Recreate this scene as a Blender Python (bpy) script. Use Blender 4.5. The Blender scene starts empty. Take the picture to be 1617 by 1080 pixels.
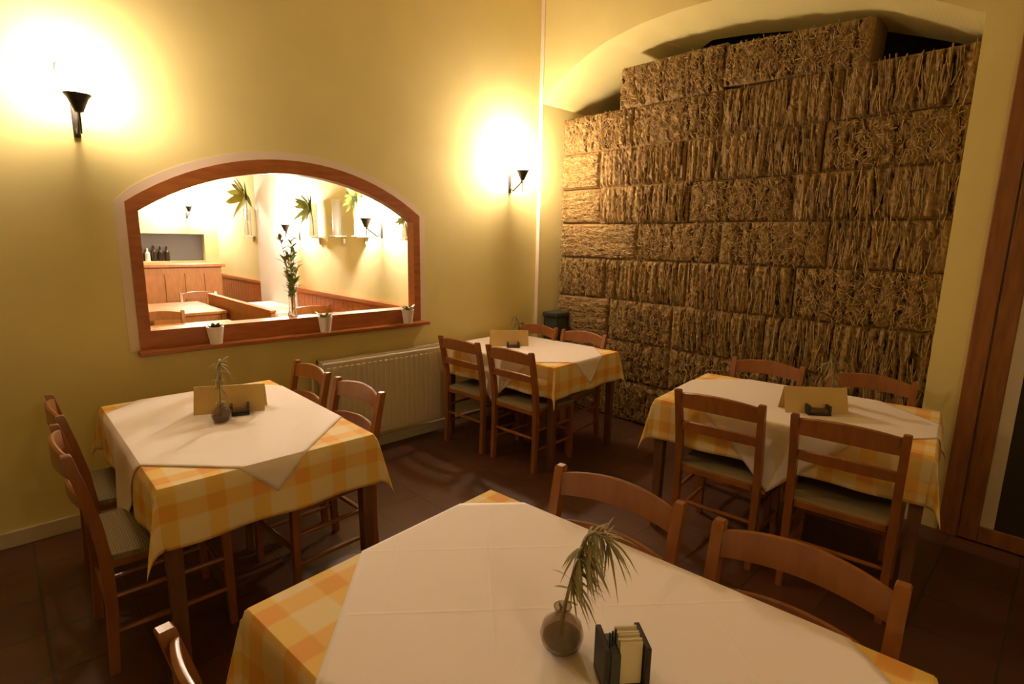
import bpy, bmesh, math, random
from mathutils import Vector, Matrix
from math import sin, cos, pi, radians, sqrt, atan2, hypot, exp

S = bpy.context.scene
COL = S.collection
rnd = random.Random(7)

# ------------------------------------------------------------------ camera
F_PX, YAW, PITCH, ROLL, CAM_H = 854.67, 0.804234, 0.185316, 0.017176, 1.60
fwd = Vector((cos(YAW)*cos(PITCH), sin(YAW)*cos(PITCH), -sin(PITCH)))
rgt0 = Vector((sin(YAW), -cos(YAW), 0))
up0 = rgt0.cross(fwd)
rgt = cos(ROLL)*rgt0 + sin(ROLL)*up0
up = rgt.cross(fwd)
cam_data = bpy.data.cameras.new('camera')
cam_data.sensor_width = 36.0
cam_data.lens = F_PX/1617*36.0
cam_data.clip_start = 0.02
cam = bpy.data.objects.new('camera', cam_data)
COL.objects.link(cam)
M = Matrix(((rgt.x, up.x, -fwd.x, 0), (rgt.y, up.y, -fwd.y, 0), (rgt.z, up.z, -fwd.z, CAM_H), (0, 0, 0, 1)))
cam.matrix_world = M
S.camera = cam

# ------------------------------------------------------------------ world, exposure, lamp levels
w = bpy.data.worlds.new('world'); S.world = w
w.use_nodes = True
w.node_tree.nodes['Background'].inputs[0].default_value = (1.0, 0.75, 0.5, 1)
w.node_tree.nodes['Background'].inputs[1].default_value = 0.02
S.view_settings.view_transform = 'Standard'
S.view_settings.look = 'None'
S.view_settings.exposure = 0.0
S.view_settings.gamma = 1.0
S.view_settings.use_curve_mapping = False
S.cycles.use_denoising = True
S.cycles.max_bounces = 10
S.cycles.diffuse_bounces = 6
S.cycles.sample_clamp_indirect = 6.0
LAMP_COL = (1.0, 0.75, 0.56)
LAMP_COL_FAR = (1.0, 0.83, 0.68)
LAMP, LAMP_B, LAMP_FILL = 250.0, 570.0, 105.0   # shade emission, dining room sconces (by the window, by the alcove, unseen one added as fill)
LAMP_FAR = 850.0        # shade emission, next room sconces

# ------------------------------------------------------------------ materials
def principled(name, col, rough=0.6, **kw):
    m = bpy.data.materials.new(name); m.use_nodes = True
    b = m.node_tree.nodes['Principled BSDF']
    b.inputs['Base Color'].default_value = (*col, 1)
    b.inputs['Roughness'].default_value = rough
    for k, v in kw.items():
        b.inputs[k].default_value = v
    return m
def nodes(m): return m.node_tree.nodes, m.node_tree.links, m.node_tree.nodes['Principled BSDF']
def ramp(nt, stops):
    r = nt.nodes.new('ShaderNodeValToRGB')
    e = r.color_ramp.elements
    while len(e) < len(stops): e.new(0.5)
    for el, (p, c) in zip(e, stops):
        el.position = p; el.color = (*c, 1)
    return r
def noisy(name, c1, c2, scale=5, rough=0.7, stretch=(1, 1, 1), bump=0.0, detail=4, coord='Object', **kw):
    m = principled(name, c1, rough, **kw)
    n, l, b = nodes(m)
    tc = n.new('ShaderNodeTexCoord'); mp = n.new('ShaderNodeMapping'); nz = n.new('ShaderNodeTexNoise')
    mp.inputs['Scale'].default_value = stretch
    nz.inputs['Scale'].default_value = scale; nz.inputs['Detail'].default_value = detail
    l.new(tc.outputs[coord], mp.inputs[0]); l.new(mp.outputs[0], nz.inputs['Vector'])
    r = ramp(m.node_tree, [(0.3, c1), (0.7, c2)])
    l.new(nz.outputs[0], r.inputs[0]); l.new(r.outputs[0], b.inputs['Base Color'])
    if bump:
        bp = n.new('ShaderNodeBump'); bp.inputs['Strength'].default_value = bump; bp.inputs['Distance'].default_value = 0.01
        l.new(nz.outputs[0], bp.inputs['Height']); l.new(bp.outputs[0], b.inputs['Normal'])
    return m

WALL = noisy('yellow_plaster', (0.75, 0.66, 0.275), (0.71, 0.62, 0.255), 3, 0.85, bump=0.05)
BAND = noisy('pale_plaster_band', (0.80, 0.68, 0.52), (0.76, 0.64, 0.48), 6, 0.85)
NICHE_SHADE = noisy('painted_niche_shade', (0.05, 0.035, 0.028), (0.09, 0.06, 0.045), 14, 0.95, bump=0.4)  # near-black colour stands in for the shade behind the bales
CEIL = principled('cream_ceiling', (0.72, 0.58, 0.28), 0.9)
WALL2 = noisy('next_room_plaster', (0.76, 0.71, 0.40), (0.73, 0.67, 0.36), 3, 0.85)
WHITE = principled('white_paint', (0.82, 0.80, 0.78), 0.6)
RADW = principled('radiator_enamel', (0.66, 0.58, 0.42), 0.4)
SKIRT = principled('pale_skirting', (0.55, 0.48, 0.36), 0.5)
IRON = noisy('wrought_iron', (0.035, 0.032, 0.028), (0.06, 0.055, 0.045), 30, 0.5, Metallic=0.7)
def wood(name, c1, c2, rough=0.45, stretch=(2, 18, 18)):
    return noisy(name, c1, c2, 3.0, rough, stretch, bump=0.04, detail=6)
CHAIRW = wood('honey_brown_wood', (0.29, 0.102, 0.018), (0.21, 0.068, 0.011), 0.4, (9, 9, 2.2))
TABLEW = wood('dark_table_wood', (0.17, 0.075, 0.028), (0.11, 0.045, 0.018), 0.5, (10, 10, 2))
FRAMEW = wood('orange_frame_wood', (0.40, 0.13, 0.026), (0.28, 0.082, 0.016), 0.4, (2.5, 14, 14))
DOORW = wood('door_wood', (0.27, 0.105, 0.028), (0.18, 0.064, 0.017), 0.4, (14, 14, 1.8))
PINEW = wood('orange_pine', (0.46, 0.19, 0.045), (0.37, 0.14, 0.03), 0.45, (12, 3, 3))
CHAIRW.node_tree.nodes['Principled BSDF'].inputs['Coat Weight'].default_value = 0.35
CHAIRW.node_tree.nodes['Principled BSDF'].inputs['Coat Roughness'].default_value = 0.22
WAINW = wood('red_orange_wainscot', (0.48, 0.16, 0.045), (0.38, 0.115, 0.03), 0.45, (12, 2, 12))
GLASSD = principled('dark_pane', (0.035, 0.032, 0.02), 0.12, **{'Specular IOR Level': 0.6})
BLACK = noisy('black_stain', (0.012, 0.011, 0.010), (0.02, 0.018, 0.015), 20, 0.35)
CARD = noisy('cream_card', (0.66, 0.47, 0.17), (0.60, 0.42, 0.15), 12, 0.6)
NAPKIN = principled('cream_paper_napkin', (0.74, 0.66, 0.44), 0.8)
LEAF = noisy('dry_green_leaf', (0.22, 0.20, 0.075), (0.34, 0.30, 0.14), 25, 0.6)
LEAFB = noisy('bright_green_leaf', (0.20, 0.27, 0.07), (0.32, 0.38, 0.13), 20, 0.5)
LEAFY = noisy('yellow_green_leaf', (0.42, 0.40, 0.07), (0.30, 0.32, 0.06), 12, 0.6)
STEM = principled('plant_stem', (0.20, 0.17, 0.06), 0.6)
SOIL = principled('dark_soil', (0.03, 0.02, 0.012), 0.9)
POTW = principled('white_ceramic', (0.78, 0.70, 0.58), 0.3)
VASEG = principled('smoky_glass', (0.62, 0.52, 0.40), 0.05, **{'Transmission Weight': 0.85, 'IOR': 1.3})
CLEARG = principled('clear_glass', (0.92, 0.93, 0.9), 0.03, **{'Transmission Weight': 0.9, 'IOR': 1.2})
WATER = principled('murky_water', (0.10, 0.07, 0.04), 0.2)
HATCH = principled('dim_back_bar', (0.16, 0.15, 0.17), 0.6)
BINM = noisy('dark_green_paint', (0.035, 0.045, 0.035), (0.05, 0.06, 0.045), 8, 0.5)
BOTD = principled('dark_bottle_glass', (0.03, 0.02, 0.018), 0.1)
BOTL = principled('pale_bottle_glass', (0.75, 0.70, 0.66), 0.15)

def emitter(name, strength, col=LAMP_COL):
    m = bpy.data.materials.new(name); m.use_nodes = True
    n = m.node_tree.nodes; n.clear()
    e = n.new('ShaderNodeEmission'); o = n.new('ShaderNodeOutputMaterial')
    e.inputs[0].default_value = (*col, 1); e.inputs[1].default_value = strength
    m.node_tree.links.new(e.outputs[0], o.inputs[0])
    return m
SHADE = emitter('lit_glass_shade', LAMP)
SHADE_B = emitter('lit_glass_shade_by_alcove', LAMP_B)
SHADE_FILL = emitter('added_fill_lamp_shade', LAMP_FILL)
SHADE2 = emitter('lit_glass_shade_next_room', LAMP_FAR, LAMP_COL_FAR)

def floor_mat():
    m = principled('terracotta_tiles', (0.12, 0.05, 0.025), 0.45)
    n, l, b = nodes(m)
    tc = n.new('ShaderNodeTexCoord'); mp = n.new('ShaderNodeMapping'); br = n.new('ShaderNodeTexBrick')
    mp.inputs['Rotation'].default_value = (0, 0, radians(0))
    br.offset = 0.0; br.inputs['Scale'].default_value = 1.0
    br.inputs['Brick Width'].default_value = 0.30; br.inputs['Row Height'].default_value = 0.30
    br.inputs['Mortar Size'].default_value = 0.006; br.inputs['Mortar Smooth'].default_value = 0.3
    br.inputs['Color1'].default_value = (0.13, 0.050, 0.022, 1); br.inputs['Color2'].default_value = (0.088, 0.036, 0.018, 1)
    br.inputs['Mortar'].default_value = (0.06, 0.04, 0.026, 1)
    nz = n.new('ShaderNodeTexNoise'); nz.inputs['Scale'].default_value = 6; nz.inputs['Detail'].default_value = 5
    mx = n.new('ShaderNodeMix'); mx.data_type = 'RGBA'; mx.blend_type = 'MULTIPLY'; mx.inputs[0].default_value = 0.5
    l.new(tc.outputs['Object'], mp.inputs[0]); l.new(mp.outputs[0], br.inputs['Vector'])
    l.new(tc.outputs['Object'], nz.inputs['Vector'])
    l.new(br.outputs['Color'], mx.inputs[6]); l.new(nz.outputs[0], mx.inputs[7])
    l.new(mx.outputs[2], b.inputs['Base Color'])
    bp = n.new('ShaderNodeBump'); bp.inputs['Strength'].default_value = 0.4; bp.inputs['Distance'].default_value = 0.004; bp.invert = True
    l.new(br.outputs['Fac'], bp.inputs['Height']); l.new(bp.outputs[0], b.inputs['Normal'])
    return m
FLOORM = floor_mat()

def straw_mat():
    m = principled('straw', (0.5, 0.34, 0.11), 0.7)
    n, l, b = nodes(m)
    a = n.new('ShaderNodeAttribute'); a.attribute_name = 'tone'
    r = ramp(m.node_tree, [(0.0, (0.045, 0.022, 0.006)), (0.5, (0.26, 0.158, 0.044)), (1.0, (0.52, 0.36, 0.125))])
    tc = n.new('ShaderNodeTexCoord'); nz = n.new('ShaderNodeTexNoise'); nz.inputs['Scale'].default_value = 60; nz.inputs['Detail'].default_value = 4
    l.new(tc.outputs['Object'], nz.inputs['Vector'])
    ad = n.new('ShaderNodeMath'); ad.operation = 'MULTIPLY_ADD'; ad.inputs[1].default_value = 0.5; ad.inputs[2].default_value = -0.25
    l.new(nz.outputs[0], ad.inputs[0])
    s = n.new('ShaderNodeMath'); s.operation = 'ADD'
    l.new(a.outputs['Fac'], s.inputs[0]); l.new(ad.outputs[0], s.inputs[1])
    l.new(s.outputs[0], r.inputs[0]); l.new(r.outputs[0], b.inputs['Base Color'])
    return m
STRAW = straw_mat()

def cloth_white():
    m = principled('white_linen', (0.84, 0.76, 0.70), 0.85)
    n, l, b = nodes(m)
    tc = n.new('ShaderNodeTexCoord'); nz = n.new('ShaderNodeTexNoise'); nz.inputs['Scale'].default_value = 5.0; nz.inputs['Detail'].default_value = 3
    mp = n.new('ShaderNodeMapping'); mp.inputs['Scale'].default_value = (0.6, 3.0, 1); mp.inputs['Rotation'].default_value = (0, 0, radians(40))
    l.new(tc.outputs['UV'], mp.inputs[0]); l.new(mp.outputs[0], nz.inputs['Vector'])
    bp = n.new('ShaderNodeBump'); bp.inputs['Strength'].default_value = 0.25; bp.inputs['Distance'].default_value = 0.01
    l.new(nz.outputs[0], bp.inputs['Height']); l.new(bp.outputs[0], b.inputs['Normal'])
    b.inputs['Sheen Weight'].default_value = 0.1
    sp = n.new('ShaderNodeSeparateXYZ'); l.new(tc.outputs['UV'], sp.inputs[0])
    prev = nz.outputs[0]
    for op in ('ADD', 'SUBTRACT'):
        ad = n.new('ShaderNodeMath'); ad.operation = op; l.new(sp.outputs[0], ad.inputs[0]); l.new(sp.outputs[1], ad.inputs[1])
        sh = n.new('ShaderNodeMath'); sh.operation = 'ADD'; sh.inputs[1].default_value = 10.12
        md = n.new('ShaderNodeMath'); md.operation = 'MODULO'; md.inputs[1].default_value = 0.36
        df = n.new('ShaderNodeMath'); df.operation = 'SUBTRACT'; df.inputs[1].default_value = 0.18
        ab = n.new('ShaderNodeMath'); ab.operation = 'ABSOLUTE'
        mr = n.new('ShaderNodeMapRange'); mr.inputs['From Min'].default_value = 0.0; mr.inputs['From Max'].default_value = 0.009; mr.inputs['To Min'].default_value = 0.16; mr.inputs['To Max'].default_value = 0.0
        sm = n.new('ShaderNodeMath'); sm.operation = 'ADD'
        l.new(ad.outputs[0], sh.inputs[0]); l.new(sh.outputs[0], md.inputs[0]); l.new(md.outputs[0], df.inputs[0]); l.new(df.outputs[0], ab.inputs[0]); l.new(ab.outputs[0], mr.inputs['Value'])
        l.new(prev, sm.inputs[0]); l.new(mr.outputs[0], sm.inputs[1]); prev = sm.outputs[0]
    l.new(prev, bp.inputs['Height'])
    return m
LINEN = cloth_white()

def cloth_plaid():
    m = principled('yellow_orange_plaid', (0.8, 0.6, 0.3), 0.85)
    n, l, b = nodes(m)
    tc = n.new('ShaderNodeTexCoord'); sp = n.new('ShaderNodeSeparateXYZ')
    l.new(tc.outputs['UV'], sp.inputs[0])
    def band(out, period, width, soft, phase):
        a = n.new('ShaderNodeMath'); a.operation = 'ADD'; a.inputs[1].default_value = phase + 50*period
        f = n.new('ShaderNodeMath'); f.operation = 'MODULO'; f.inputs[1].default_value = period
        d = n.new('ShaderNodeMath'); d.operation = 'SUBTRACT'; d.inputs[1].default_value = period/2
        ab = n.new('ShaderNodeMath'); ab.operation = 'ABSOLUTE'
        mr = n.new('ShaderNodeMapRange'); mr.inputs['From Min'].default_value = width/2+soft; mr.inputs['From Max'].default_value = width/2-soft
        l.new(out, a.inputs[0]); l.new(a.outputs[0], f.inputs[0]); l.new(f.outputs[0], d.inputs[0]); l.new(d.outputs[0], ab.inputs[0]); l.new(ab.outputs[0], mr.inputs['Value'])
        return mr.outputs[0]
    bu = band(sp.outputs[0], 0.155, 0.062, 0.004, 0.0); bv = band(sp.outputs[1], 0.155, 0.062, 0.004, 0.0)
    def mix(fac, c1, c2):
        x = n.new('ShaderNodeMix'); x.data_type = 'RGBA'
        l.new(fac, x.inputs[0])
        for i, c in ((6, c1), (7, c2)):
            if isinstance(c, tuple): x.inputs[i].default_value = (*c, 1)
            else: l.new(c, x.inputs[i])
        return x.outputs[2]
    none = mix(bu, (0.80, 0.66, 0.36), (0.80, 0.55, 0.14))
    both = mix(bu, (0.80, 0.52, 0.15), (0.76, 0.38, 0.08))
    l.new(mix(bv, none, both), b.inputs['Base Color'])
    return m
PLAID = cloth_plaid()

def rush_mat():
    m = principled('woven_rush', (0.42, 0.34, 0.16), 0.8)
    n, l, b = nodes(m)
    tc = n.new('ShaderNodeTexCoord'); wv = n.new('ShaderNodeTexWave'); wv.bands_direction = 'X'
    wv.inputs['Scale'].default_value = 40; wv.inputs['Distortion'].default_value = 1.0
    l.new(tc.outputs['Object'], wv.inputs['Vector'])
    r = ramp(m.node_tree, [(0.0, (0.22, 0.17, 0.08)), (1.0, (0.32, 0.26, 0.13))])
    l.new(wv.outputs[0], r.inputs[0]); l.new(r.outputs[0], b.inputs['Base Color'])
    bp = n.new('ShaderNodeBump'); bp.inputs['Strength'].default_value = 0.5; bp.inputs['Distance'].default_value = 0.006
    l.new(wv.outputs[0], bp.inputs['Height']); l.new(bp.outputs[0], b.inputs['Normal'])
    return m
RUSH = rush_mat()

# ------------------------------------------------------------------ mesh helpers
def new(): return bmesh.new()
def box(bm, c, s, rot=None, bevel=0.0, taper=1.0):
    g = bmesh.ops.create_cube(bm, size=1.0)
    vs = g['verts']
    for v in vs:
        k = taper if v.co.z < 0 else 1.0
        v.co = Vector((v.co.x*s[0]*k, v.co.y*s[1]*k, v.co.z*s[2]))
    if bevel:
        es = list({e for v in vs for e in v.link_edges})
        r = bmesh.ops.bevel(bm, geom=es, offset=bevel, segments=2, affect='EDGES', profile=0.5)
        vs = list({v for f in r['faces'] for v in f.verts} | {v for v in vs if v.is_valid})
    mt = Matrix.Translation(c) @ (rot.to_4x4() if rot is not None else Matrix.Identity(4))
    bmesh.ops.transform(bm, matrix=mt, verts=vs)
    return vs
def bx(bm, x0, x1, y0, y1, z0, z1, bevel=0.0):
    return box(bm, ((x0+x1)/2, (y0+y1)/2, (z0+z1)/2), (abs(x1-x0), abs(y1-y0), abs(z1-z0)), None, bevel)
def frames(pts):
    out = []; prev = None
    for i, p in enumerate(pts):
        t = (Vector(pts[min(i+1, len(pts)-1)]) - Vector(pts[max(i-1, 0)])).normalized()
        if prev is None:
            a = Vector((0, 0, 1)) if abs(t.z) < 0.9 else Vector((1, 0, 0))
            u = t.cross(a).normalized()
        else:
            u = (prev - t*prev.dot(t)).normalized()
        prev = u
        out.append((Vector(p), t, u, t.cross(u)))
    return out
def tube(bm, pts, r, n=8, cap=True):
    rs = r if isinstance(r, (list, tuple)) else [r]*len(pts)
    rings = []
    for (p, t, u, v), rr in zip(frames(pts), rs):
        rings.append([bm.verts.new(p + (u*cos(2*pi*k/n) + v*sin(2*pi*k/n))*rr) for k in range(n)])
    for a, b in zip(rings, rings[1:]):
        for k in range(n):
            bm.faces.new((a[k], a[(k+1) % n], b[(k+1) % n], b[k]))
    if cap:
        bm.faces.new(rings[0][::-1]); bm.faces.new(rings[-1])
def lathe(bm, prof, c=(0, 0, 0), n=24):
    c = Vector(c); rings = []
    for r, z in prof:
        if r < 1e-6: rings.append([bm.verts.new(c + Vector((0, 0, z)))])
        else: rings.append([bm.verts.new(c + Vector((r*cos(2*pi*k/n), r*sin(2*pi*k/n), z))) for k in range(n)])
    for a, b in zip(rings, rings[1:]):
        for k in range(n):
            q = [a[k % len(a)], a[(k+1) % len(a)], b[(k+1) % len(b)], b[k % len(b)]]
            u = []
            for x in q:
                if x not in u: u.append(x)
            if len(u) > 2: bm.faces.new(u)
def loft(bm, secs, cap=True):
    """secs: list of closed rings (lists of points)"""
    rings = [[bm.verts.new(p) for p in s] for s in secs]
    n = len(rings[0])
    for a, b in zip(rings, rings[1:]):
        for k in range(n):
            bm.faces.new((a[k], a[(k+1) % n], b[(k+1) % n], b[k]))
    if cap:
        bm.faces.new(rings[0][::-1]); bm.faces.new(rings[-1])
def prism(bm, poly, axis, a, b):
    """extrude a polygon of 2D points along axis 'x'/'y' from a to b"""
    def P(p, t): return Vector((t, p[0], p[1])) if axis == 'x' else Vector((p[0], t, p[1]))
    loft(bm, [[P(p, a) for p in poly], [P(p, b) for p in poly]])
def leafblade(bm, p0, d, L, wd, droop=0.3, n=5, nrm=None, fold=0.0):
    """a narrow leaf with a little thickness of form: two strips meeting on a midrib"""
    d = Vector(d).normalized()
    side = d.cross(Vector((0, 0, 1)))
    if side.length < 1e-3: side = Vector((1, 0, 0))
    side.normalize()
    if nrm is not None: side = d.cross(Vector(nrm)).normalized()
    L_, M_, R_ = [], [], []
    p = Vector(p0)
    for i in range(n+1):
        t = i/n
        ww = wd*(sin(pi*min(1, 0.12+t*0.88))**0.8)
        q = p + d*L*t + Vector((0, 0, -droop*L*t*t))
        L_.append(bm.verts.new(q - side*ww)); M_.append(bm.verts.new(q + Vector((0, 0, -fold*ww)))); R_.append(bm.verts.new(q + side*ww))
    for i in range(n):
        bm.faces.new((L_[i], L_[i+1], M_[i+1], M_[i])); bm.faces.new((M_[i], M_[i+1], R_[i+1], R_[i]))
def obj(name, bm, mat, parent=None, smooth=False, label=None):
    bmesh.ops.recalc_face_normals(bm, faces=bm.faces)
    me = bpy.data.meshes.new(name); bm.to_mesh(me); bm.free()
    if mat: me.materials.append(mat)
    if smooth:
        for p in me.polygons: p.use_smooth = True
        try: me.set_sharp_from_angle(angle=radians(40))
        except Exception: pass
    o = bpy.data.objects.new(name, me); COL.objects.link(o)
    if parent: o.parent = parent
    if label: o['label'] = label
    return o
def tag(o, label, cat, group=None):
    o['label'] = label; o['category'] = cat
    if group: o['group'] = group
    return o
def thing(name, label, cat, loc=(0, 0, 0), rz=0.0, group=None):
    o = bpy.data.objects.new(name, None); COL.objects.link(o)
    o.empty_display_size = 0.1
    o.location = loc; o.rotation_euler = (0, 0, rz)
    return tag(o, label, cat, group)
def struct(name, bm, mat, parent=None, smooth=False):
    o = obj(name, bm, mat, parent, smooth)
    if not parent: o['kind'] = 'structure'
    return o
def dup(root, loc, rz, label, group=None):
    r = root.copy(); COL.objects.link(r)
    r.location = loc; r.rotation_euler = (0, 0, rz); r['label'] = label
    if group: r['group'] = group
    elif 'group' in r: del r['group']
    for ch in list(root.children):
        c = ch.copy(); COL.objects.link(c); c.parent = r
        for g in list(ch.children):
            d = g.copy(); COL.objects.link(d); d.parent = c
    return r

# ------------------------------------------------------------------ room shell
WY, WT = 3.62, 0.13          # window wall plane and thickness
AX = 3.79                    # arch wall plane
ZC = 3.90                    # ceiling
XB, YB = -3.2, -1.7          # back wall, right wall
bm = new(); bx(bm, XB-.2, 5.2, YB-.2, 10.0, -0.12, 0.0); struct('floor', bm, FLOORM)
bm = new(); bx(bm, XB-.2, 5.2, YB-.2, WY+WT, ZC, ZC+.12); struct('ceiling', bm, CEIL)
bm = new(); bx(bm, XB-.2, XB, YB-.2, WY+WT, 0, ZC); struct('wall_back', bm, WALL)
bm = new(); bx(bm, XB, 5.2, YB-.2, YB, 0, ZC); struct('wall_right', bm, WALL)

# window wall with a segmental-arched opening
WX0, WX1, WZ0, WZS, WZT = 0.57, 2.45, 0.96, 1.77, 2.075
def arc(x0, x1, zs, zt, n=24):
    h = (x1-x0)/2; s = zt-zs; R = (h*h+s*s)/(2*s); cx = (x0+x1)/2
    return [(x0+(x1-x0)*i/n, zt-R+sqrt(max(0, R*R-(x0+(x1-x0)*i/n-cx)**2))) for i in range(n+1)]
top = arc(WX0, WX1, WZS, WZT)
bm = new()
bx(bm, XB, WX0, WY, WY+WT, 0, ZC); bx(bm, WX1, 5.2, WY, WY+WT, 0, ZC); bx(bm, WX0, WX1, WY, WY+WT, 0, WZ0)
for (xa, za), (xb, zb) in zip(top, top[1:]):
    prism(bm, [(xa, za), (xb, zb), (xb, ZC), (xa, ZC)], 'y', WY, WY+WT)
struct('wall_left', bm, WALL)
# pale painted plaster band round the opening
bm = new()
o_pts = [(WX0-.055, WZ0-.01)] + [(WX0-.055, WZS)] + arc(WX0-.055, WX1+.055, WZS+.02, WZT+.055)[1:-1] + [(WX1+.055, WZS), (WX1+.055, WZ0-.01)]
i_pts = [(WX0, WZ0-.01)] + [(WX0, WZS)] + arc(WX0, WX1, WZS, WZT)[1:-1] + [(WX1, WZS), (WX1, WZ0-.01)]
for k in range(len(o_pts)-1):
    prism(bm, [o_pts[k], o_pts[k+1], i_pts[k+1], i_pts[k]], 'y', WY-.004, WY+.01)
struct('trim_1', bm, BAND)
# pale vertical strip in the corner
bm = new(); bx(bm, AX-.012, AX, 3.578, WY, 0.0, ZC, 0.003); struct('trim_2', bm, BAND)

# alcove: thick arch wall with a shallow vaulted niche
YL, YR, ZS, RISE = 3.58, 0.52, 2.78, 0.49
XN = 5.0                     # niche back
prof = [(3.58, 2.80), (3.52, 2.885), (3.45, 2.945), (3.28, 3.045), (3.09, 3.125), (2.9, 3.185), (2.6, 3.235), (2.3, 3.25), (2.0, 3.24), (1.75, 3.21), (1.5, 3.16), (1.1, 3.06), (.84, 2.945), (.52, 2.77)]
prof_rear = [(3.58, 2.80), (3.52, 2.885), (3.45, 2.945), (3.28, 3.04), (3.09, 3.12), (2.9, 3.175), (2.6, 3.21), (2.3, 3.20), (2.0, 3.17), (1.75, 3.13), (1.5, 3.075), (1.1, 2.975), (.84, 2.87), (.52, 2.735)]
def zprof(y, prof):
    for (ya, za), (yb, zb) in zip(prof, prof[1:]):
        if ya >= y >= yb: return za+(zb-za)*(ya-y)/(ya-yb)
def zarch(y, prof):
    return sum(zprof(min(YL, max(YR, y+k*.03)), prof)*wt for k, wt in ((-2, .1), (-1, .2), (0, .4), (1, .2), (2, .1)))
ell = [(YL-(YL-YR)*i/120, zarch(YL-(YL-YR)*i/120, prof), zarch(YL-(YL-YR)*i/120, prof_rear)) for i in range(121)]
bm = new()
bx(bm, AX, XN, YB, YR, 0, ZC); bx(bm, AX, XN, YL, WY, 0, ZC)
XV = lambda y: 4.38+.40*min(1, max(0, (y-2.3)/.5))
for (ya, za, ra), (yb, zb, rb) in zip(ell, ell[1:]):
    loft(bm, [[Vector((AX, ya, za)), Vector((AX, yb, zb)), Vector((AX, yb, ZC)), Vector((AX, ya, ZC))],
              [Vector((XV(ya), ya, ra)), Vector((XV(yb), yb, rb)), Vector((XV(yb), yb, ZC)), Vector((XV(ya), ya, ZC))]])
struct('wall_alcove', bm, WALL)
bm = new(); bx(bm, XN, XN+.2, YB, WY, 0, ZC); struct('wall_alcove_back', bm, NICHE_SHADE)  # niche back wall, with the cavity's darkness put into its colour
# skirting
bm = new(); bx(bm, XB, 3.778, WY-.018, WY, 0, 0.085, 0.004); struct('baseboard_left', bm, SKIRT)

# window frame (wooden), set at the room face of the opening
wf = bpy.data.objects.new('window_1', None); COL.objects.link(wf); wf['kind'] = 'structure'
bm = new()
FW = 0.052
def ring(x0, x1, z0, zs, zt):
    return [(x0, z0), (x0, zs)] + arc(x0, x1, zs, zt)[1:-1] + [(x1, zs), (x1, z0)]
ro = ring(WX0-.005, WX1+.005, WZ0-.003, WZS+.002, WZT+.006)
ri = ring(WX0+FW, WX1-FW, WZ0+.10, WZS-.045, WZT-.078)
for k in range(len(ro)-1):
    prism(bm, [ro[k], ro[k+1], ri[k+1], ri[k]], 'y', WY-.012, WY+.075)
prism(bm, [ro[0], ri[0], ri[-1], ro[-1]], 'y', WY-.012, WY+.075)
obj('window_frame', bm, FRAMEW, wf)
bm = new(); bx(bm, WX0+.004, WX1-.004, WY+.075, WY+WT+.01, WZ0+.002, WZ0+.098, 0.004); obj('window_board', bm, FRAMEW, wf)
bm = new(); bx(bm, WX0-.02, WX1+.045, WY-.085, WY-.004, WZ0-.032, WZ0-.006, 0.005); obj('window_sill', bm, FRAMEW, wf)

# door in the arch wall, right of the alcove
dr = bpy.data.objects.new('door_1', None); COL.objects.link(dr); dr['kind'] = 'structure'
dr.location = (AX, 0, 0)
bm = new(); bx(bm, -.035, 0, .275, .36, 0, 2.92, .005); bx(bm, -.035, 0, -.80, -.715, 0, 2.92, .005); bx(bm, -.035, 0, -.715, .275, 2.83, 2.92, .005)
obj('door_casing', bm, DOORW, dr)
bm = new(); bx(bm, -.022, -.001, -.712, .272, 2.04, 2.828, .004); obj('transom_panel', bm, DOORW, dr)
bm = new(); bx(bm, -.028, -.001, .185, .268, 0.01, 2.03, .004); bx(bm, -.028, -.001, -.708, -.625, 0.01, 2.03, .004)
bx(bm, -.028, -.001, -.625, .185, 1.93, 2.03, .004); bx(bm, -.028, -.001, -.625, .185, .01, .10, .004)
obj('door_stile', bm, DOORW, dr)
bm = new(); bx(bm, -.012, -.001, -.625, .185, .10, 1.93); obj('door_pane', bm, GLASSD, dr)
bm = new(); bx(bm, -.022, -.012, .125, .185, .10, 1.93, .003); obj('glazing_bead', bm, SKIRT, dr)
bm = new(); tube(bm, [(-.03, -.66, 1.0), (-.07, -.66, 1.0), (-.075, -.56, 1.0)], .009); obj('door_handle', bm, IRON, dr)

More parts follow.
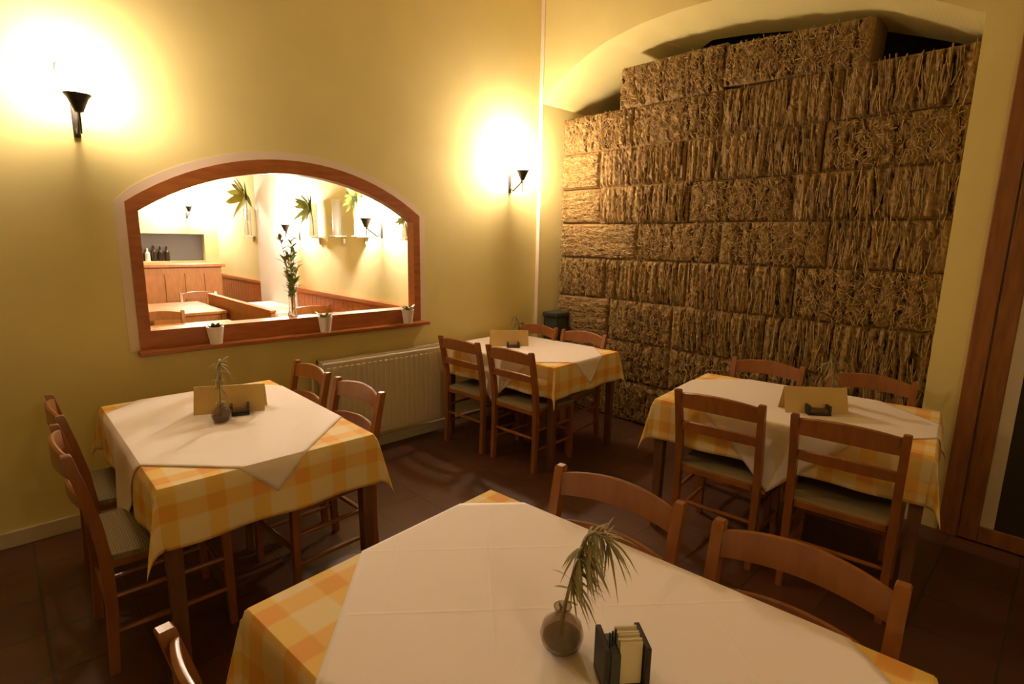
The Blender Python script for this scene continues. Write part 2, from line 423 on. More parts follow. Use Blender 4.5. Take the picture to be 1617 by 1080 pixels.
# ------------------------------------------------------------------ straw bales
def bale_mesh(L, H, D, style, seed):
    r = random.Random(seed)
    bm = new(); tl = bm.verts.layers.float.new('tone')
    ny, nz = int(L/.014), int(H/.017)
    ph = [r.uniform(0, 6.28) for _ in range(8)]
    fl = sorted(r.uniform(-L/2, L/2) for _ in range(int(L/.052)))   # flake joints
    def bulge(y, z):
        a = max(0, 1-(abs(y)/(L/2))**8) ; b = max(0, 1-(abs(z)/(H/2))**6)
        return .036*(a*b)**.5
    def disp(y, z):
        if style == 0:
            n = .85*sin(y*118+ph[0]+1.0*sin(z*10+ph[1])+2.6*sin(y*9+ph[5])) + .35*sin(y*37+ph[2]+.8*sin(z*9+ph[6]))
        elif style == 1:
            n = .5*sin(z*120+ph[0]+1.5*sin(y*12+ph[1])) + .35*sin(z*47+ph[2]+sin(y*7))
        else:
            n = .5*sin(y*55+ph[0]+2*sin(z*30+ph[1])) + .4*sin(z*60+ph[2]+2*sin(y*25+ph[3]))
        g = 0
        if style != 1:
            for f in fl:
                g = max(g, exp(-((y-f-.012*sin(z*12+f*40))/.007)**2))
        return n*.0105 - g*.026 + r.gauss(0, .0045)
    grid = []
    for j in range(nz+1):
        row = []
        for i in range(ny+1):
            y = -L/2+L*i/ny; z = -H/2+H*j/nz
            e = bulge(y, z); d = disp(y, z) if 0 < i < ny and 0 < j < nz else 0
            v = bm.verts.new((-D/2-e-d*1.0+.036, y, z))
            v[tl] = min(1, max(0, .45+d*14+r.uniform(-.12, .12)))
            row.append(v)
        grid.append(row)
    for j in range(nz):
        for i in range(ny):
            bm.faces.new((grid[j][i], grid[j][i+1], grid[j+1][i+1], grid[j+1][i]))
    # sides and back
    back = {}
    def bv(y, z):
        k = (round(y, 5), round(z, 5))
        if k not in back:
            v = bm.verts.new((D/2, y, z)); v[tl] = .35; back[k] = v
        return back[k]
    ybs = [-L/2+L*i/ny for i in range(ny+1)]; zbs = [-H/2+H*j/nz for j in range(nz+1)]
    for j in (0, nz):
        for i in range(ny):
            bm.faces.new((grid[j][i], grid[j][i+1], bv(ybs[i+1], zbs[j]), bv(ybs[i], zbs[j])))
    for i in (0, ny):
        for j in range(nz):
            bm.faces.new((grid[j][i], grid[j+1][i], bv(ybs[i], zbs[j+1]), bv(ybs[i], zbs[j])))
    bm.faces.new((bv(ybs[0], zbs[0]), bv(ybs[-1], zbs[0]), bv(ybs[-1], zbs[-1]), bv(ybs[0], zbs[-1])))
    # loose straws lying on the face
    for _ in range(int((300 if style == 0 else 1100)*L)):
        y = r.uniform(-L/2+.015, L/2-.015); z = r.uniform(-H/2+.015, H/2-.015)
        e = bulge(y, z)
        if style == 0: a = r.gauss(pi/2, .12)
        elif style == 1: a = r.gauss(0, .2)
        else: a = r.uniform(0, pi) if r.random() < .5 else r.gauss(pi/2, .4)
        ln = r.uniform(.04, .13) if style == 0 else r.uniform(.014, .055)
        dy, dz = cos(a)*ln/2, sin(a)*ln/2
        if abs(z+dz) > H/2+.02 or abs(z-dz) > H/2+.02: dz *= .5
        if abs(y+dy) > L/2 or abs(y-dy) > L/2: dy *= .4
        wv = r.uniform(.0012, .0026); x0 = -D/2-e+.036-r.uniform(.004, .018)
        ny_, nz_ = -sin(a)*wv, cos(a)*wv
        ox = r.uniform(-.012, .012)
        t = r.uniform(.35, 1.0)
        p = [(x0+ox, y-dy+ny_, z-dz+nz_), (x0-ox, y+dy+ny_, z+dz+nz_), (x0-ox, y+dy-ny_, z+dz-nz_), (x0+ox, y-dy-ny_, z-dz-nz_), ]
        q = [((p[0][0]+p[3][0])/2-wv, y-dy, z-dz), ((p[1][0]+p[2][0])/2-wv, y+dy, z+dz)]
        vs = [bm.verts.new(c) for c in p+q]
        for v in vs: v[tl] = t
        bm.faces.new((vs[0], vs[1], vs[5], vs[4])); bm.faces.new((vs[4], vs[5], vs[2], vs[3])); bm.faces.new((vs[0], vs[3], vs[2], vs[1]))
    return bm
XF = 4.04
Y0, Y1 = 0.535, 3.565
rows = [  # z0, z1, joints from left (high y) to right
    (0.00, .365, [Y1, 2.85, 2.05, 1.25, Y0]),
    (.365, .725, [Y1, 3.15, 2.30, 1.50, Y0]),
    (.725, 1.09, [Y1, 2.95, 2.30, 1.55, Y0]),
    (1.09, 1.45, [Y1, 3.02, 2.20, 1.38, Y0]),
    (1.45, 1.765, [Y1, 2.70, 1.95, 1.20, Y0]),
    (1.765, 2.08, [Y1, 3.10, 2.23, 1.45, Y0]),
    (2.08, 2.40, [Y1, 3.12, 2.28, 1.30, Y0]),
    (2.40, 2.72, [Y1, 2.80, 2.02, 1.22, Y0]),
    (2.72, 3.05, [2.95, 2.02, 1.08]),
]
course = ['bottom', 'second', 'third', 'fourth', 'fifth', 'sixth', 'seventh', 'eighth', 'topmost']
place = ['leftmost', 'second from left', 'third from left', 'rightmost']
styles = [[2, 2, 0, 0], [1, 2, 2, 0], [1, 2, 0, 0], [2, 0, 0, 2], [1, 2, 2, 0], [1, 0, 2, 0], [1, 0, 0, 2], [2, 2, 0, 0], [2, 2]]
look = ['upright-stalked straw bale', 'straw bale with level stalks', 'rough-cropped straw bale']
for k, (z0, z1, js) in enumerate(rows):
    for i, (ya, yb) in enumerate(zip(js, js[1:])):
        L, H, D = ya-yb-.008, z1-z0-.004, .46
        if len(js) == 3 and i == 1: H, D = H-.045, .30
        st = styles[k][i]
        o = obj('straw_bale', bale_mesh(L, H, D, st, 100*k+i), STRAW)
        xoff = rnd.uniform(-.008, .02)
        o.location = (XF+D/2+xoff, (ya+yb)/2, (z0+z1)/2)
        if len(js) == 3 and i == 1: o.rotation_euler.x = .045; o.location.z -= .024
        if len(js) == 3:
            pos = ('left' if i == 0 else 'right') + ' one of the two on top of the stack'
        else:
            pos = f'{place[i]} in the {course[k]} course from the floor' if k else f'{place[i]} in the bottom course'
        tag(o, f'{look[st]}, {pos}', 'straw bale', 'straw bales stacked in the arched alcove')

# dark green bin in the alcove's left corner
t = thing('storage_bin', 'dark green boxy bin in the left corner of the alcove', 'bin', (3.93, 3.47, 0))
bm = new(); box(bm, (0, 0, .44), (.17, .17, .88), None, .01, .94); obj('bin_body', bm, BINM, t)
bm = new(); box(bm, (0, 0, .905), (.19, .19, .05), None, .012); obj('lid', bm, BINM, t)

# ------------------------------------------------------------------ chair
def seat_bm():
    bm = new(); n = 10
    rings = []
    def hwid(x): return .195+.03*(x+.2)/.4
    topg = [[None]*(n+1) for _ in range(n+1)]; botg = [[None]*(n+1) for _ in range(n+1)]
    for i in range(n+1):
        for j in range(n+1):
            u, v = -1+2*i/n, -1+2*j/n
            x = .2*u; y = hwid(x)*v
            edge = max(abs(u), abs(v))
            z = .466-.014*(1-edge**2)-(.012 if edge > .99 else 0) + .006*(1-abs(abs(u)-abs(v)))
            topg[i][j] = bm.verts.new((x, y, z)); botg[i][j] = bm.verts.new((x, y, .432+(.006 if edge > .99 else 0)))
    for g in (topg, botg):
        for i in range(n):
            for j in range(n):
                bm.faces.new((g[i][j], g[i+1][j], g[i+1][j+1], g[i][j+1]))
    for i in range(n):
        for (a, b) in (((i, 0), (i+1, 0)), ((i, n), (i+1, n)), ((0, i), (0, i+1)), ((n, i), (n, i+1))):
            bm.faces.new((topg[a[0]][a[1]], topg[b[0]][b[1]], botg[b[0]][b[1]], botg[a[0]][a[1]]))
    return bm
def sq(p, wx, wy): return [Vector(p)+Vector((sx*wx, sy*wy, 0)) for sx, sy in ((-1, -1), (1, -1), (1, 1), (-1, 1))]
def backpost(s):
    bm = new(); y = .2*s
    secs = [sq((-.215, y, 0), .015, .014), sq((-.20, y, .25), .018, .016), sq((-.20, y, .45), .019, .017), sq((-.215, y, .60), .018, .017),
            sq((-.242, y*1.01, .74), .017, .016), sq((-.27, y*1.02, .862), .0155, .0155), sq((-.271, y*1.02, .868), .012, .012)]
    loft(bm, secs); return bm
def rail(z, h, arch, th=.011, curve=.032):
    bm = new(); secs = []; n = 14
    for i in range(n+1):
        v = -1+2*i/n; y = .19*v
        x = -.20-.07*max(0, (z-.47)/.4)**1.3 - curve*(1-v*v)
        zt = z+h/2+arch*(1-v*v); zb = z-h/2+arch*.45*(1-v*v)
        secs.append([Vector((x-th, y, zb)), Vector((x+th, y, zb)), Vector((x+th-.006, y, zt-.004)), Vector((x+th-.012, y, zt)), Vector((x-th+.008, y, zt)), Vector((x-th, y, zt-.006))])
    loft(bm, secs); return bm
def make_chair():
    t = thing('dining_chair', '', 'chair')
    obj('seat', seat_bm(), RUSH, t, True, 'woven rush seat')
    for s in (1, -1): obj('back_post', backpost(s), CHAIRW, t, True)
    for s in (1, -1):
        bm = new(); loft(bm, [sq((.195, .207*s, 0), .013, .013), sq((.19, .205*s, .40), .017, .017), sq((.19, .205*s, .45), .017, .017)]); obj('leg', bm, CHAIRW, t, True)
    obj('top_rail', rail(.812, .075, .022), CHAIRW, t, True)
    obj('middle_rail', rail(.672, .045, .016), CHAIRW, t, True)
    def st(a, b):
        bm = new(); m = (Vector(a)+Vector(b))/2
        tube(bm, [a, m, b], [.009, .0115, .009], 8); obj('stretcher', bm, CHAIRW, t, True)
    for s in (1, -1):
        st((-.20, .2*s, .16), (.19, .205*s, .16)); st((-.20, .2*s, .30), (.19, .205*s, .30))
    st((.19, -.205, .22), (.19, .205, .22)); st((-.20, -.2, .24), (-.20, .2, .24))
    bm = new()
    for s in (1, -1): box(bm, (0, .198*s, .425), (.37, .022, .034), Matrix.Rotation(.075*s, 3, 'Z'), .004)
    box(bm, (.19, 0, .425), (.022, .38, .034), None, .004); box(bm, (-.2, 0, .425), (.022, .36, .034), None, .004)
    obj('seat_frame', bm, CHAIRW, t)
    return t
CH = make_chair(); used = [False]
def chair(bx_, by_, face, label, group):
    """bx_,by_: middle of the back's top; face: heading of the sitter"""
    x = bx_ + .285*cos(face); y = by_ + .285*sin(face)
    if not used[0]:
        used[0] = True
        CH.location = (x, y, 0); CH.rotation_euler = (0, 0, face); CH['label'] = label; CH['group'] = group
        return CH
    return dup(CH, (x, y, 0), face, label, group)
GA = 'chairs round the tables'
chair(.095, 2.465, 0, 'ladder-back wooden chair at left of the window table, its rush seat showing, nearest the camera', GA)
chair(.118, 2.995, radians(1), 'ladder-back wooden chair at left of the window table, up against the yellow wall', GA)
chair(1.305, 2.46, pi+radians(3), 'ladder-back wooden chair at right of the window table, nearer, in front of the radiator', GA)
chair(1.295, 2.995, pi, 'ladder-back wooden chair at right of the window table, next to the wall under the window', GA)
chair(2.465, 3.155, radians(4), 'ladder-back wooden chair beside the radiator end, seen from behind at the corner table', GA)
chair(2.51, 2.65, radians(3), 'ladder-back wooden chair seen from behind at the front of the corner table', GA)
chair(3.50, 2.765, pi+radians(4), 'pale-topped wooden chair by the straw at the far side of corner table', GA)
chair(3.47, 3.255, pi+radians(2), 'wooden chair tucked in the corner by the bin behind the corner table', GA)
chair(2.487, 1.135, radians(6), 'ladder-back wooden chair seen from behind, left one at the table by the straw', GA)
chair(2.518, .58, radians(7), 'ladder-back wooden chair seen from behind, right one at the table by the straw', GA)
chair(3.535, 1.30, pi+radians(5), 'wooden chair with arched top rail between straw wall and right table, left one', GA)
chair(3.63, .75, pi+radians(5), 'reddish wooden chair between straw wall and right table, beside the sprig', GA)
chair(1.345, .905, pi+radians(8), 'honey-coloured wooden chair at the front table, beyond its bud vase', GA)
chair(1.38, .375, pi+radians(4), 'honey-coloured wooden chair at the front table, nearest to the camera at right', GA)
chair(.168, .90, radians(6), 'wooden chair at left of the front table, only a pale post top showing', GA)

# ------------------------------------------------------------------ tables and cloths
def drape(u, v, a, b, off, h=.22, ph=0.0):
    ou, ov = max(abs(u)-a, 0), max(abs(v)-b, 0)
    su, sv = (1 if u >= 0 else -1), (1 if v >= 0 else -1)
    fl = lambda d: off + .010*(1-exp(-d/.012)) + .03*d
    if ou == 0 and ov == 0: return Vector((u, v, off))
    if ov == 0: return Vector((su*(a+fl(ou)+.010*ou/h*sin(v*17+ph)), v, off-ou))
    if ou == 0: return Vector((u, sv*(b+fl(ov)+.010*ov/h*sin(u*17+ph)), off-ov))
    f = atan2(ov, ou); r = hypot(ou, ov); p = .22*r*sin(2*f)
    return Vector((su*(a+fl(r)*cos(f)+p*.72), sv*(b+fl(r)*sin(f)+p*.6), off-r*(1-.08*sin(2*f))))
def cloth(name, a, b, ext_u, ext_v, ang, off, mat, ph, h=.22, step=.018, du=0.0, dv=0.0):
    bm = new(); uvl = bm.loops.layers.uv.new('UVMap')
    def lin(e):
        n = max(2, round(2*e/step)); return [-e+2*e*i/n for i in range(n+1)]
    us, vs = lin(ext_u), lin(ext_v)
    c, s = cos(ang), sin(ang)
    g = [[bm.verts.new((u*c-v*s+du, u*s+v*c+dv, 0)) for v in vs] for u in us]
    for i in range(len(us)-1):
        for j in range(len(vs)-1):
            bm.faces.new((g[i][j], g[i+1][j], g[i+1][j+1], g[i][j+1]))
    for p, nrm in (((a, 0, 0), (1, 0, 0)), ((-a, 0, 0), (1, 0, 0)), ((0, b, 0), (0, 1, 0)), ((0, -b, 0), (0, 1, 0))):
        bmesh.ops.bisect_plane(bm, geom=bm.verts[:]+bm.edges[:]+bm.faces[:], plane_co=p, plane_no=nrm, dist=.002)
    for f in bm.faces:
        for lp in f.loops: lp[uvl].uv = (lp.vert.co.x, lp.vert.co.y)
    snapto = lambda x, q: q if abs(x-q) < .003 else (-q if abs(x+q) < .003 else x)
    for v in bm.verts: v.co = drape(snapto(v.co.x, a), snapto(v.co.y, b), a, b, off, h, ph)
    o = obj(name, bm, mat, None, True)
    md = o.modifiers.new('thickness', 'SOLIDIFY'); md.thickness = .0016; md.offset = 1.0
    return o
def table_parts(t, a, b, ht, mat):
    bm = new(); bx(bm, -a, a, -b, b, ht-.032, ht, .004); obj('tabletop', bm, mat, t)
    bm = new()
    for s in (1, -1):
        bx(bm, -a+.06, a-.06, s*(b-.032)-.011, s*(b-.032)+.011, ht-.12, ht-.032); bx(bm, s*(a-.032)-.011, s*(a-.032)+.011, -b+.06, b-.06, ht-.12, ht-.032)
    obj('apron', bm, mat, t)
    for sx in (1, -1):
        for sy in (1, -1):
            bm = new(); x, y = sx*(a-.032), sy*(b-.032)
            loft(bm, [sq((x, y, 0), .020, .020), sq((x, y, ht-.14), .0265, .0265), sq((x, y, ht-.033), .0265, .0265)]); obj('leg', bm, mat, t)
HT = .756
def table(cx, cy, rz, a, b, what, ph, d=.745, du=0.0, dv=0.0):
    t = thing('dining_table', f'dark wooden four-legged dining table {what}', 'table', (cx, cy, 0), rz, 'dining tables')
    table_parts(t, a, b, HT, TABLEW)
    p = cloth('tablecloth', a, b, a+.22, b+.22, 0, .001, PLAID, ph); p.location = (cx, cy, HT); p.rotation_euler = (0, 0, rz)
    tag(p, f'yellow and orange plaid tablecloth hanging over the table {what}', 'tablecloth', 'plaid tablecloths')
    s = d/sqrt(2)
    q = cloth('table_topper', a, b, s, s, pi/4, .005, LINEN, ph, du=du, dv=dv); q.location = (cx, cy, HT); q.rotation_euler = (0, 0, rz)
    tag(q, f'white square overcloth laid cornerwise on the table {what}', 'tablecloth', 'white overcloths')
table(.725, 2.645, 0, .405, .61, 'under the arched window', 0.3, d=.79, du=-.02, dv=.055)
table(3.045, 2.955, radians(4), .40, .56, 'in the corner beside the radiator', 1.2)
table(3.036, .960, radians(7), .40, .61, 'at right before the straw bales', 2.2)
table(.805, .650, radians(5.5), .41, .605, 'in front, nearest the camera', 3.4, d=.79, du=.08)
ZT = HT+.0075

# menu cards: folded tents
def menu(x, y, rz, where):
    t = bm = new()
    L, H, th = .31, .125, .002
    for s in (1, -1):
        loft(bm, [[Vector((-L/2, s*.045, 0)), Vector((-L/2, s*.047, 0)), Vector((-L/2, s*.001+.001, H)), Vector((-L/2, s*.001-.001, H))],
                  [Vector((L/2, s*.045, 0)), Vector((L/2, s*.047, 0)), Vector((L/2, s*.001+.001, H)), Vector((L/2, s*.001-.001, H))]])
    o = obj('menu_card', bm, CARD); o.location = (x, y, ZT); o.rotation_euler = (0, 0, rz)
    tag(o, f'folded yellowish menu card standing tent-wise {where}', 'menu card', 'menu cards')
menu(.775, 2.77, radians(-27), 'on the table under the arched window')
menu(2.975, 3.125, radians(-38), 'on the corner table')
menu(2.985, .855, radians(-48), 'on the right table before the straw')

# napkin holders
def holder(x, y, rz, where, W=.09, H=.095, D=.075, detail=False):
    t = thing('napkin_holder', f'black napkin holder {where}', 'napkin holder', (x, y, ZT), rz, 'napkin holders')
    bm = new(); bx(bm, -W/2, W/2, -D/2, D/2, 0, .012, .002); obj('base', bm, BLACK, t)
    for s in (1, -1):
        bm = new(); bx(bm, s*(W/2-.006)-.006, s*(W/2-.006)+.006, -D/2, D/2, .012, H, .003); obj('side_panel', bm, BLACK, t)
    if detail:
        bm = new()
        for k in range(9):
            bx(bm, -.012+.002*sin(k*2), W/2-.014, -D/2+.012+k*.005, -D/2+.0152+k*.005, .013, H+.006+.003*sin(k*1.7))
        obj('napkin_stack', bm, NAPKIN, t, label='stack of cream paper napkins')
        bm = new(); bx(bm, -W/2+.013, -W/2+.033, -D/2+.004, D/2-.012, .013, H-.012, .002); obj('pick_slot', bm, BINM, t)
        for k in range(3):
            bm = new(); tube(bm, [(-W/2+.017+k*.006, -.012+.004*k, H-.02), (-W/2+.015+k*.007, -.012+.004*k, H+.018)], .0022, 6); obj('toothpick', bm, BLACK, t)
    else:
        bm = new(); bx(bm, -W/2+.013, W/2-.013, -.02, .02, .013, H-.02); obj('napkin_stack', bm, TABLEW, t)
holder(.796, .506, radians(-38), 'with cream napkins on the front table', detail=True)
holder(.785, 2.68, radians(-20), 'before the menu card under the arched window', .085, .05, .06)
holder(2.945, 3.045, radians(-38), 'before the menu card on the corner table', .10, .045, .06)
holder(2.935, .815, radians(-50), 'before the menu card on the right table', .11, .05, .05)

# bud vases with drooping sprigs
def bud_vase(x, y, where, sc=1.0, lean=(.6, .2), hgt=.25, n=90, seed=1, spread=1.0):
    r = random.Random(seed)
    t = thing('bud_vase', f'small round glass vase with a {where}', 'vase', (x, y, ZT), 0, 'bud vases with sprigs')
    bm = new()
    prof = [(0, .0), (.026, .0), (.041, .014), (.046, .034), (.040, .056), (.022, .072), (.015, .080), (.017, .092), (.019, .096),
            (.0165, .096), (.013, .081), (.020, .071), (.037, .055), (.043, .034), (.038, .015), (.024, .004), (0, .004)]
    lathe(bm, [(a*sc, b*sc) for a, b in prof]); obj('vase_body', bm, VASEG, t, True)
    bm = new(); lathe(bm, [(0, .005*sc), (.023*sc, .005*sc), (.036*sc, .016*sc), (.040*sc, .030*sc), (0, .030*sc)]); obj('water', bm, WATER, t, True)
    bm = new()
    L = Vector((lean[0], lean[1], 0))
    path = [Vector((0, 0, .02*sc))]
    for i in range(1, 9):
        k = i/8; path.append(Vector((0, 0, .02*sc+(hgt-.02*sc)*k)) + L*.10*k*k)
    path += [path[-1]+L*.04+Vector((0, 0, .008)), path[-1]+L*.10-Vector((0, 0, .012))]
    tube(bm, path, [.0032]*6+[.0025]*(len(path)-6), 6); obj('stem', bm, STEM, t, True)
    bm = new()
    for k in range(n):
        f = r.uniform(.42, 1.0); i = f*(len(path)-1); a = int(min(i, len(path)-2)); p = path[a].lerp(path[a+1], i-a)
        an = r.uniform(0, 2*pi)
        d = Vector((cos(an)*.55*spread, sin(an)*.55*spread, r.uniform(-.7, .3))) + L*r.uniform(.2, 1.0)
        leafblade(bm, p, d, r.uniform(.045, .085), r.uniform(.0016, .0034), r.uniform(.3, .9), 4)
    for k in range(3):
        p = path[2+k]; an = r.uniform(0, 6.28); leafblade(bm, p, (cos(an), sin(an), .4), .035, .004, .2, 3)
    obj('leaves', bm, LEAF, t, True)
bud_vase(.775, .640, 'drooping needle-leaved sprig on the front table', 1.0, (.34, -.30), .255, 170, 3, .62)
bud_vase(.69, 2.625, 'thin upright sprig before the card under the arched window', .95, (.1, .1), .27, 46, 5, .7)
bud_vase(3.20, 3.22, 'spreading sprig behind the card on the corner table', 1.0, (-.3, .2), .20, 60, 6, 1.3)
bud_vase(3.23, .83, 'pale sprig behind the card on the right table', 1.0, (-.1, .25), .22, 60, 8, 1.2)

# ------------------------------------------------------------------ radiator
t = thing('radiator', 'cream panel radiator on the wall below the arched window', 'radiator', (1.57, 0, 0))
bm = new(); RL = 1.06
bx(bm, 0, RL, 3.495, 3.525, .15, .745, .008)
k = .03
while k < RL-.02:
    bx(bm, k, k+.022, 3.490, 3.498, .19, .71, .003); k += .045
obj('front_panel', bm, RADW, t)
bm = new(); bx(bm, 0, RL, 3.572, 3.590, .15, .745, .006); obj('rear_panel', bm, RADW, t)
bm = new()
for i in range(40): bx(bm, .01+i*(RL-.02)/40, .014+i*(RL-.02)/40, 3.536, 3.572, .742, .75)
bx(bm, 0, RL, 3.532, 3.540, .735, .755); bx(bm, 0, RL, 3.570, 3.590, .735, .755); bx(bm, 0, .006, 3.505, 3.59, .15, .755); bx(bm, RL-.006, RL, 3.505, 3.59, .15, .755)
obj('top_grille', bm, RADW, t)
for s in (.15, RL-.15):
    bm = new(); bx(bm, s-.02, s+.02, 3.588, 3.6165, .2, .7); obj('bracket', bm, RADW, t)
bm = new(); tube(bm, [(0, 3.55, .69), (-.05, 3.55, .69)], .012); tube(bm, [(-.05, 3.55, .69), (-.05, 3.55, .60), (-.05, 3.60, .10), (-.05, 3.60, 0)], .009); obj('supply_pipe', bm, RADW, t, True)
bm = new(); tube(bm, [(-.05, 3.55, .69), (-.05, 3.50, .69), (-.05, 3.45, .69)], [.022, .026, .022], 14); obj('thermostat_knob', bm, POTW, t, True)

# ------------------------------------------------------------------ sconces
def sconce(name, loc, rz, label, shade, group):
    """local: wall at y=0, lamp towards -y"""
    t = thing(name, label, 'wall lamp', loc, rz, group)
    bm = new(); box(bm, (0, -.006, -.02), (.030, .012, .16), None, .004); obj('back_plate', bm, IRON, t)
    bm = new()
    tube(bm, [(0, -.01, -.06), (0, -.05, -.085), (0, -.09, -.06), (0, -.15, -.02), (0, -.165, .03)], .007, 8)
    tube(bm, [(0, -.165, .03), (0, -.165, -.10)], [.007, .004], 8)
    obj('arm', bm, IRON, t, True)
    bm = new(); lathe(bm, [(0, -.005), (.018, 0), (.030, .03), (.044, .062), (.058, .080), (.054, .083), (.036, .072), (0, .066)], (0, -.165, .0), 24); obj('cup', bm, IRON, t, True)
    bm = new(); lathe(bm, [(.018, .08), (.040, .105), (.052, .14), (.054, .175), (.062, .215), (.060, .216), (.051, .175), (.049, .14), (.037, .107), (.016, .083)], (0, -.165, 0), 24); obj('lamp_shade', bm, shade, t, True)
    bm = new(); tube(bm, [(-.005, -.01, .06), (-.012, -.03, .17), (-.035, -.05, .24), (-.06, -.05, .23), (-.065, -.05, .20), (-.05, -.05, .185)], .004, 6); obj('scroll', bm, IRON, t, True)
    return t
sconce('wall_sconce', (.40, WY, 2.175), 0, 'glowing iron wall lamp on the yellow wall, upper left of the arched window', SHADE, 'lit wall lamps')
sconce('wall_sconce', (3.42, WY, 2.115), 0, 'glowing iron wall lamp between the arched window and the alcove corner', SHADE_B, 'lit wall lamps')
sconce('wall_sconce', (.45, YB, 2.3), pi, 'added unseen fill lamp on the wall opposite the arched window', SHADE_FILL, 'lit wall lamps')  # out-of-view lamp added as fill for the front table and its chairs

# ------------------------------------------------------------------ things on the window sill
def pot(x, y, z, label, green=True, seed=0):
    t = thing('flower_pot', label, 'flower pot', (x, y, z), 0, 'small pots on the window sill')
    bm = new(); lathe(bm, [(0, 0), (.026, 0), (.034, .055), (.037, .075), (.033, .075), (.031, .062), (0, .062)], n=18); obj('pot_body', bm, POTW, t, True)
    r = random.Random(seed); bm = new()
    for k in range(14 if green else 8):
        a = r.uniform(0, 6.28); leafblade(bm, (0.008*cos(a), .008*sin(a), .06), (cos(a)*.6, sin(a)*.6, .9), r.uniform(.055, .09) if green else .055, .009, .35, 4)
    obj('leaves', bm, LEAFB if green else SOIL, t, True)
    t.scale = (1.32, 1.32, 1.4)
zsill = WZ0-.006
pot(.945, WY-.047, zsill, 'small white pot with dark leaves near the left end of the window sill', False, 1)
pot(1.64, WY-.047, zsill, 'small white pot with green leaves mid-sill right of the tall plant', True, 2)
pot(2.31, WY-.047, zsill, 'small white pot with green leaves at the right end of the window sill', True, 3)
t = thing('leafy_vase', 'slim glass vase with a tall leafy green branch on the window ledge', 'vase', (1.485, WY+.12, WZ0+.098))
bm = new(); lathe(bm, [(0, 0), (.03, 0), (.032, .01), (.022, .05), (.02, .12), (.026, .15), (.024, .15), (.018, .12), (.02, .05), (.028, .012), (0, .006)], n=20); obj('vase_body', bm, CLEARG, t, True)
r = random.Random(11); bm = new(); bl = new()
for k in range(9):
    a = r.uniform(0, 6.28); sp = r.uniform(.02, .11); H = r.uniform(.3, .60)
    pts = [Vector((sp*cos(a)*q*q, sp*sin(a)*q*q*.6, .02+H*q)) for q in (0, .25, .5, .75, 1)]
    tube(bm, pts, [.003, .003, .0025, .002, .0012], 5)
    for m in range(16):
        q = r.uniform(.35, 1.0)*(1 if m % 3 else .75); i = min(3, int(q*4)); p = pts[i].lerp(pts[i+1], q*4-i)
        b = r.uniform(0, 6.28); leafblade(bl, p, (cos(b)*.7, sin(b)*.7, r.uniform(.5, 1.2)), r.uniform(.05, .10), r.uniform(.006, .013), .3, 4, None, .3)
obj('stem', bm, STEM, t, True); obj('leaves', bl, LEAFB, t, True)

# ------------------------------------------------------------------ the next room, seen through the window
NX, NY0, NY1, NZ = 2.72, WY+WT, 9.7, 3.1
bm = new(); bx(bm, NX, NX+.15, NY0, NY1+.15, 0, NZ); struct('wall_next_room_right', bm, WALL2)
bm = new(); bx(bm, XB, XB+.15, NY0, NY1+.15, 0, NZ); struct('wall_next_room_left', bm, WALL2)
bm = new()   # far wall with the service hatch
HX0, HX1, HZ0, HZ1 = 1.05, 2.52, 1.20, 1.615
bx(bm, XB+.15, HX0, NY1, NY1+.15, 0, NZ); bx(bm, HX1, NX, NY1, NY1+.15, 0, NZ); bx(bm, HX0, HX1, NY1, NY1+.15, 0, HZ0); bx(bm, HX0, HX1, NY1, NY1+.15, HZ1, NZ)
struct('wall_next_room_far', bm, WALL2)
bm = new(); bx(bm, HX0-.05, HX1+.05, NY1+.15, NY1+.30, HZ0-.05, HZ1+.05); struct('wall_back_bar', bm, HATCH)
bm = new(); bx(bm, XB, NX+.15, NY0, NY1+.15, NZ, NZ+.1); struct('ceiling_next_room', bm, CEIL)
bm = new(); bx(bm, NX-.05, NX, 6.62, 7.78, 0, NZ, .004); struct('pillar_1', bm, WHITE)
bm = new()
for (y0, y1) in ((NY0, 6.615), (7.785, NY1)):
    bx(bm, NX-.022, NX, y0, y1, 0, .955, .002)
    k = y0+.005
    while k < y1-.11:
        bx(bm, NX-.030, NX-.022, k+.004, k+.106, .10, .93, .002); k += .11
    bx(bm, NX-.045, NX, y0, y1, .955, .995, .004)
struct('trim_3', bm, WAINW)
t = thing('bar_counter', 'orange pine bar counter below the dark service hatch', 'counter', (0, 0, 0))
bm = new(); bx(bm, .2, 2.40, 8.52, 9.05, 0, 1.165, .004)
for k in range(9): bx(bm, .25+k*.24, .46+k*.24, 8.505, 8.52, .12, 1.08, .004)
obj('counter_body', bm, PINEW, t)
bm = new(); bx(bm, .15, 2.44, 8.46, 9.10, 1.165, 1.205, .006); obj('counter_top', bm, PINEW, t)
r = random.Random(4)
for k in range(9):
    light = k in (2, 5)
    h = r.uniform(.16, .24)
    bm = new(); lathe(bm, [(0, 0), (.035, 0), (.036, h*.6), (.013, h*.78), (.012, h), (0, h)], n=12)
    o = obj('bottle', bm, BOTL if light else BOTD); o.location = (1.32+k*.085, NY1+.07, HZ0)
    o.parent = None
    tag(o, ('pale' if light else 'dark') + ' bottle standing on the ledge of the service hatch', 'bottle', ('pale' if light else 'dark') + ' bottles in the service hatch')

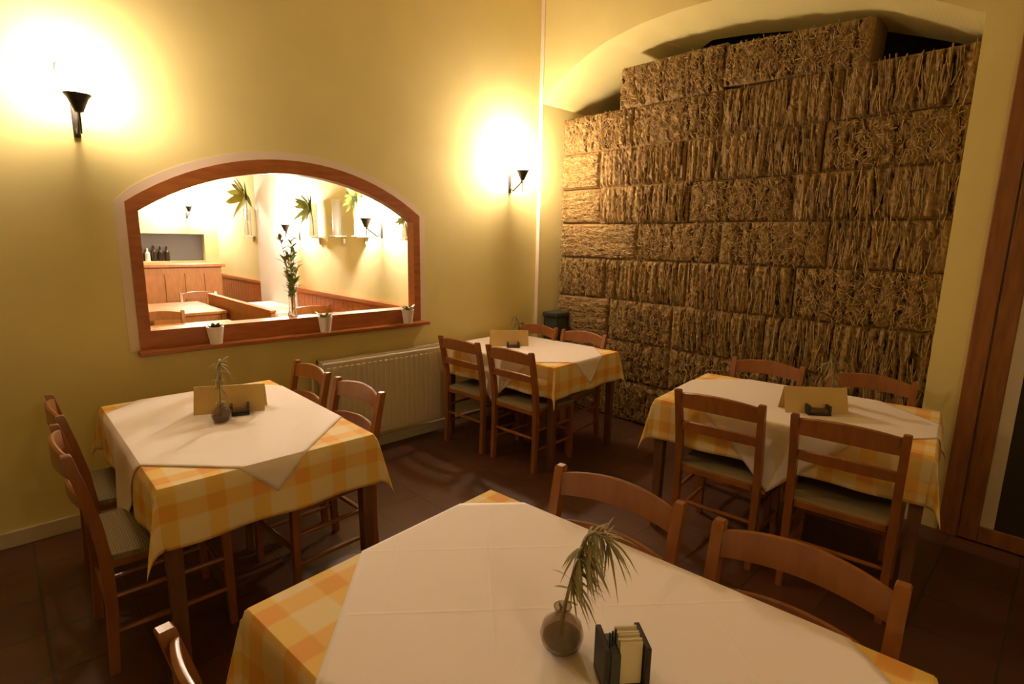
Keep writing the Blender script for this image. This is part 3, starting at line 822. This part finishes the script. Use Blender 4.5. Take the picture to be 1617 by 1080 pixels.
# wall vases with leaf tufts
def wall_vase(y, z, label, tuft, dy, dz, R, mat, seed):
    t = thing('wall_vase', label, 'wall vase', (NX, y, z), 0, 'wall vases in the next room')
    bm = new(); bx(bm, -.13, 0, -.06, .06, -.015, 0, .004); bx(bm, -.02, 0, -.015, .015, -.08, -.02); obj('shelf', bm, SKIRT, t)
    bm = new(); lathe(bm, [(0, 0), (.05, 0), (.045, .02), (.048, .30), (.055, .36), (.052, .36), (.044, .30), (.041, .02), (0, .015)], (-.075, 0, 0), 18); obj('vase_body', bm, CLEARG, t, True)
    if tuft:
        r = random.Random(seed); c = Vector((-.10, dy, dz))
        bm = new(); tube(bm, [Vector((-.075, 0, .02)), Vector((-.08, dy*.3, dz*.6)), c], .006, 6); obj('stem', bm, STEM, t, True)
        bm = new()
        for k in range(22):
            a = 2*pi*k/22*3.0+r.uniform(-.2, .2); d = Vector((-r.uniform(.1, .7), cos(a), sin(a)))
            leafblade(bm, c, d, R*r.uniform(.7, 1.1), R*.13, .12, 5, (1, 0, 0), .4)
        obj('leaves', bm, mat, t, True)
wall_vase(8.05, 1.60, 'wall vase with a big yellow-green leaf tuft left of the white pillar', True, -.10, .53, .36, LEAFY, 1)
wall_vase(5.95, 1.60, 'wall vase with a green leaf tuft just right of the white pillar', True, 0, .32, .23, LEAFB, 2)
wall_vase(5.38, 1.62, 'bare glass wall vase between two leaf tufts in the next room', False, 0, 0, 0, LEAFB, 0)
wall_vase(4.92, 1.62, 'wall vase with a green leaf tuft left of the glowing lamp at right', True, 0, .36, .17, LEAFB, 3)
wall_vase(4.08, 1.60, 'wall vase with small leaf tuft close by the window frame corner', True, 0, .16, .10, LEAFB, 4)
sconce('wall_sconce', (NX, 4.62, 1.70), -pi/2, 'glowing wall lamp of the next room, near the right end of the window', SHADE2, 'lit wall lamps of the next room')
sconce('wall_sconce', (NX, 6.50, 1.66), -pi/2, 'glowing wall lamp of the next room beside the white pillar', SHADE2, 'lit wall lamps of the next room')
sconce('wall_sconce', (2.30, NY1, 1.95), 0, 'glowing wall lamp of the next room above the service hatch', SHADE2, 'lit wall lamps of the next room')

# benches, tables and chairs of the next room
t = thing('wooden_bench', 'orange wooden bench with high back in the next room', 'bench', (1.97, 6.5, 0))
bm = new(); bx(bm, -.02, .02, -1.05, 1.05, .05, .86, .004); obj('bench_back', bm, PINEW, t)
bm = new(); bx(bm, .02, .27, -1.05, 1.05, .42, .46, .004); obj('bench_seat', bm, PINEW, t)
for s in (1, -1):
    bm = new(); bx(bm, -.03, .27, s*1.03-.02, s*1.03+.02, 0, .42, .004); obj('bench_end', bm, PINEW, t)
bm = new(); bx(bm, -.03, .03, -1.06, 1.06, .86, .885, .003); obj('top_cap', bm, WAINW, t)
def far_table(cx, cy, a, b, what, cl):
    t = thing('dining_table', f'wooden table {what}', 'table', (cx, cy, 0), 0, 'tables of the next room')
    table_parts(t, a, b, HT, PINEW)
    if cl:
        p = cloth('tablecloth', a, b, a+.16, b+.16, 0, .001, LINEN, 1.0, step=.04); p.location = (cx, cy, HT)
        tag(p, f'pale tablecloth on the table {what}', 'tablecloth', 'tablecloths of the next room')
far_table(2.46, 6.75, .19, .62, 'in the next room behind the leafy branch', True)
far_table(1.55, 7.3, .36, .60, 'in the next room before the bar counter', False)
far_table(1.35, 5.55, .36, .42, 'in the next room left of the bench', False)
GN = 'chairs of the next room'
chair(1.95, 8.02, -pi/2, 'light wooden chair below the bar counter in the next room', GN)
chair(1.13, 6.12, -pi/2, 'wooden chair close behind the left part of the window', GN)
chair(2.48, 5.72, pi/2, 'wooden chair behind the leafy branch at the pale-clothed table', GN)
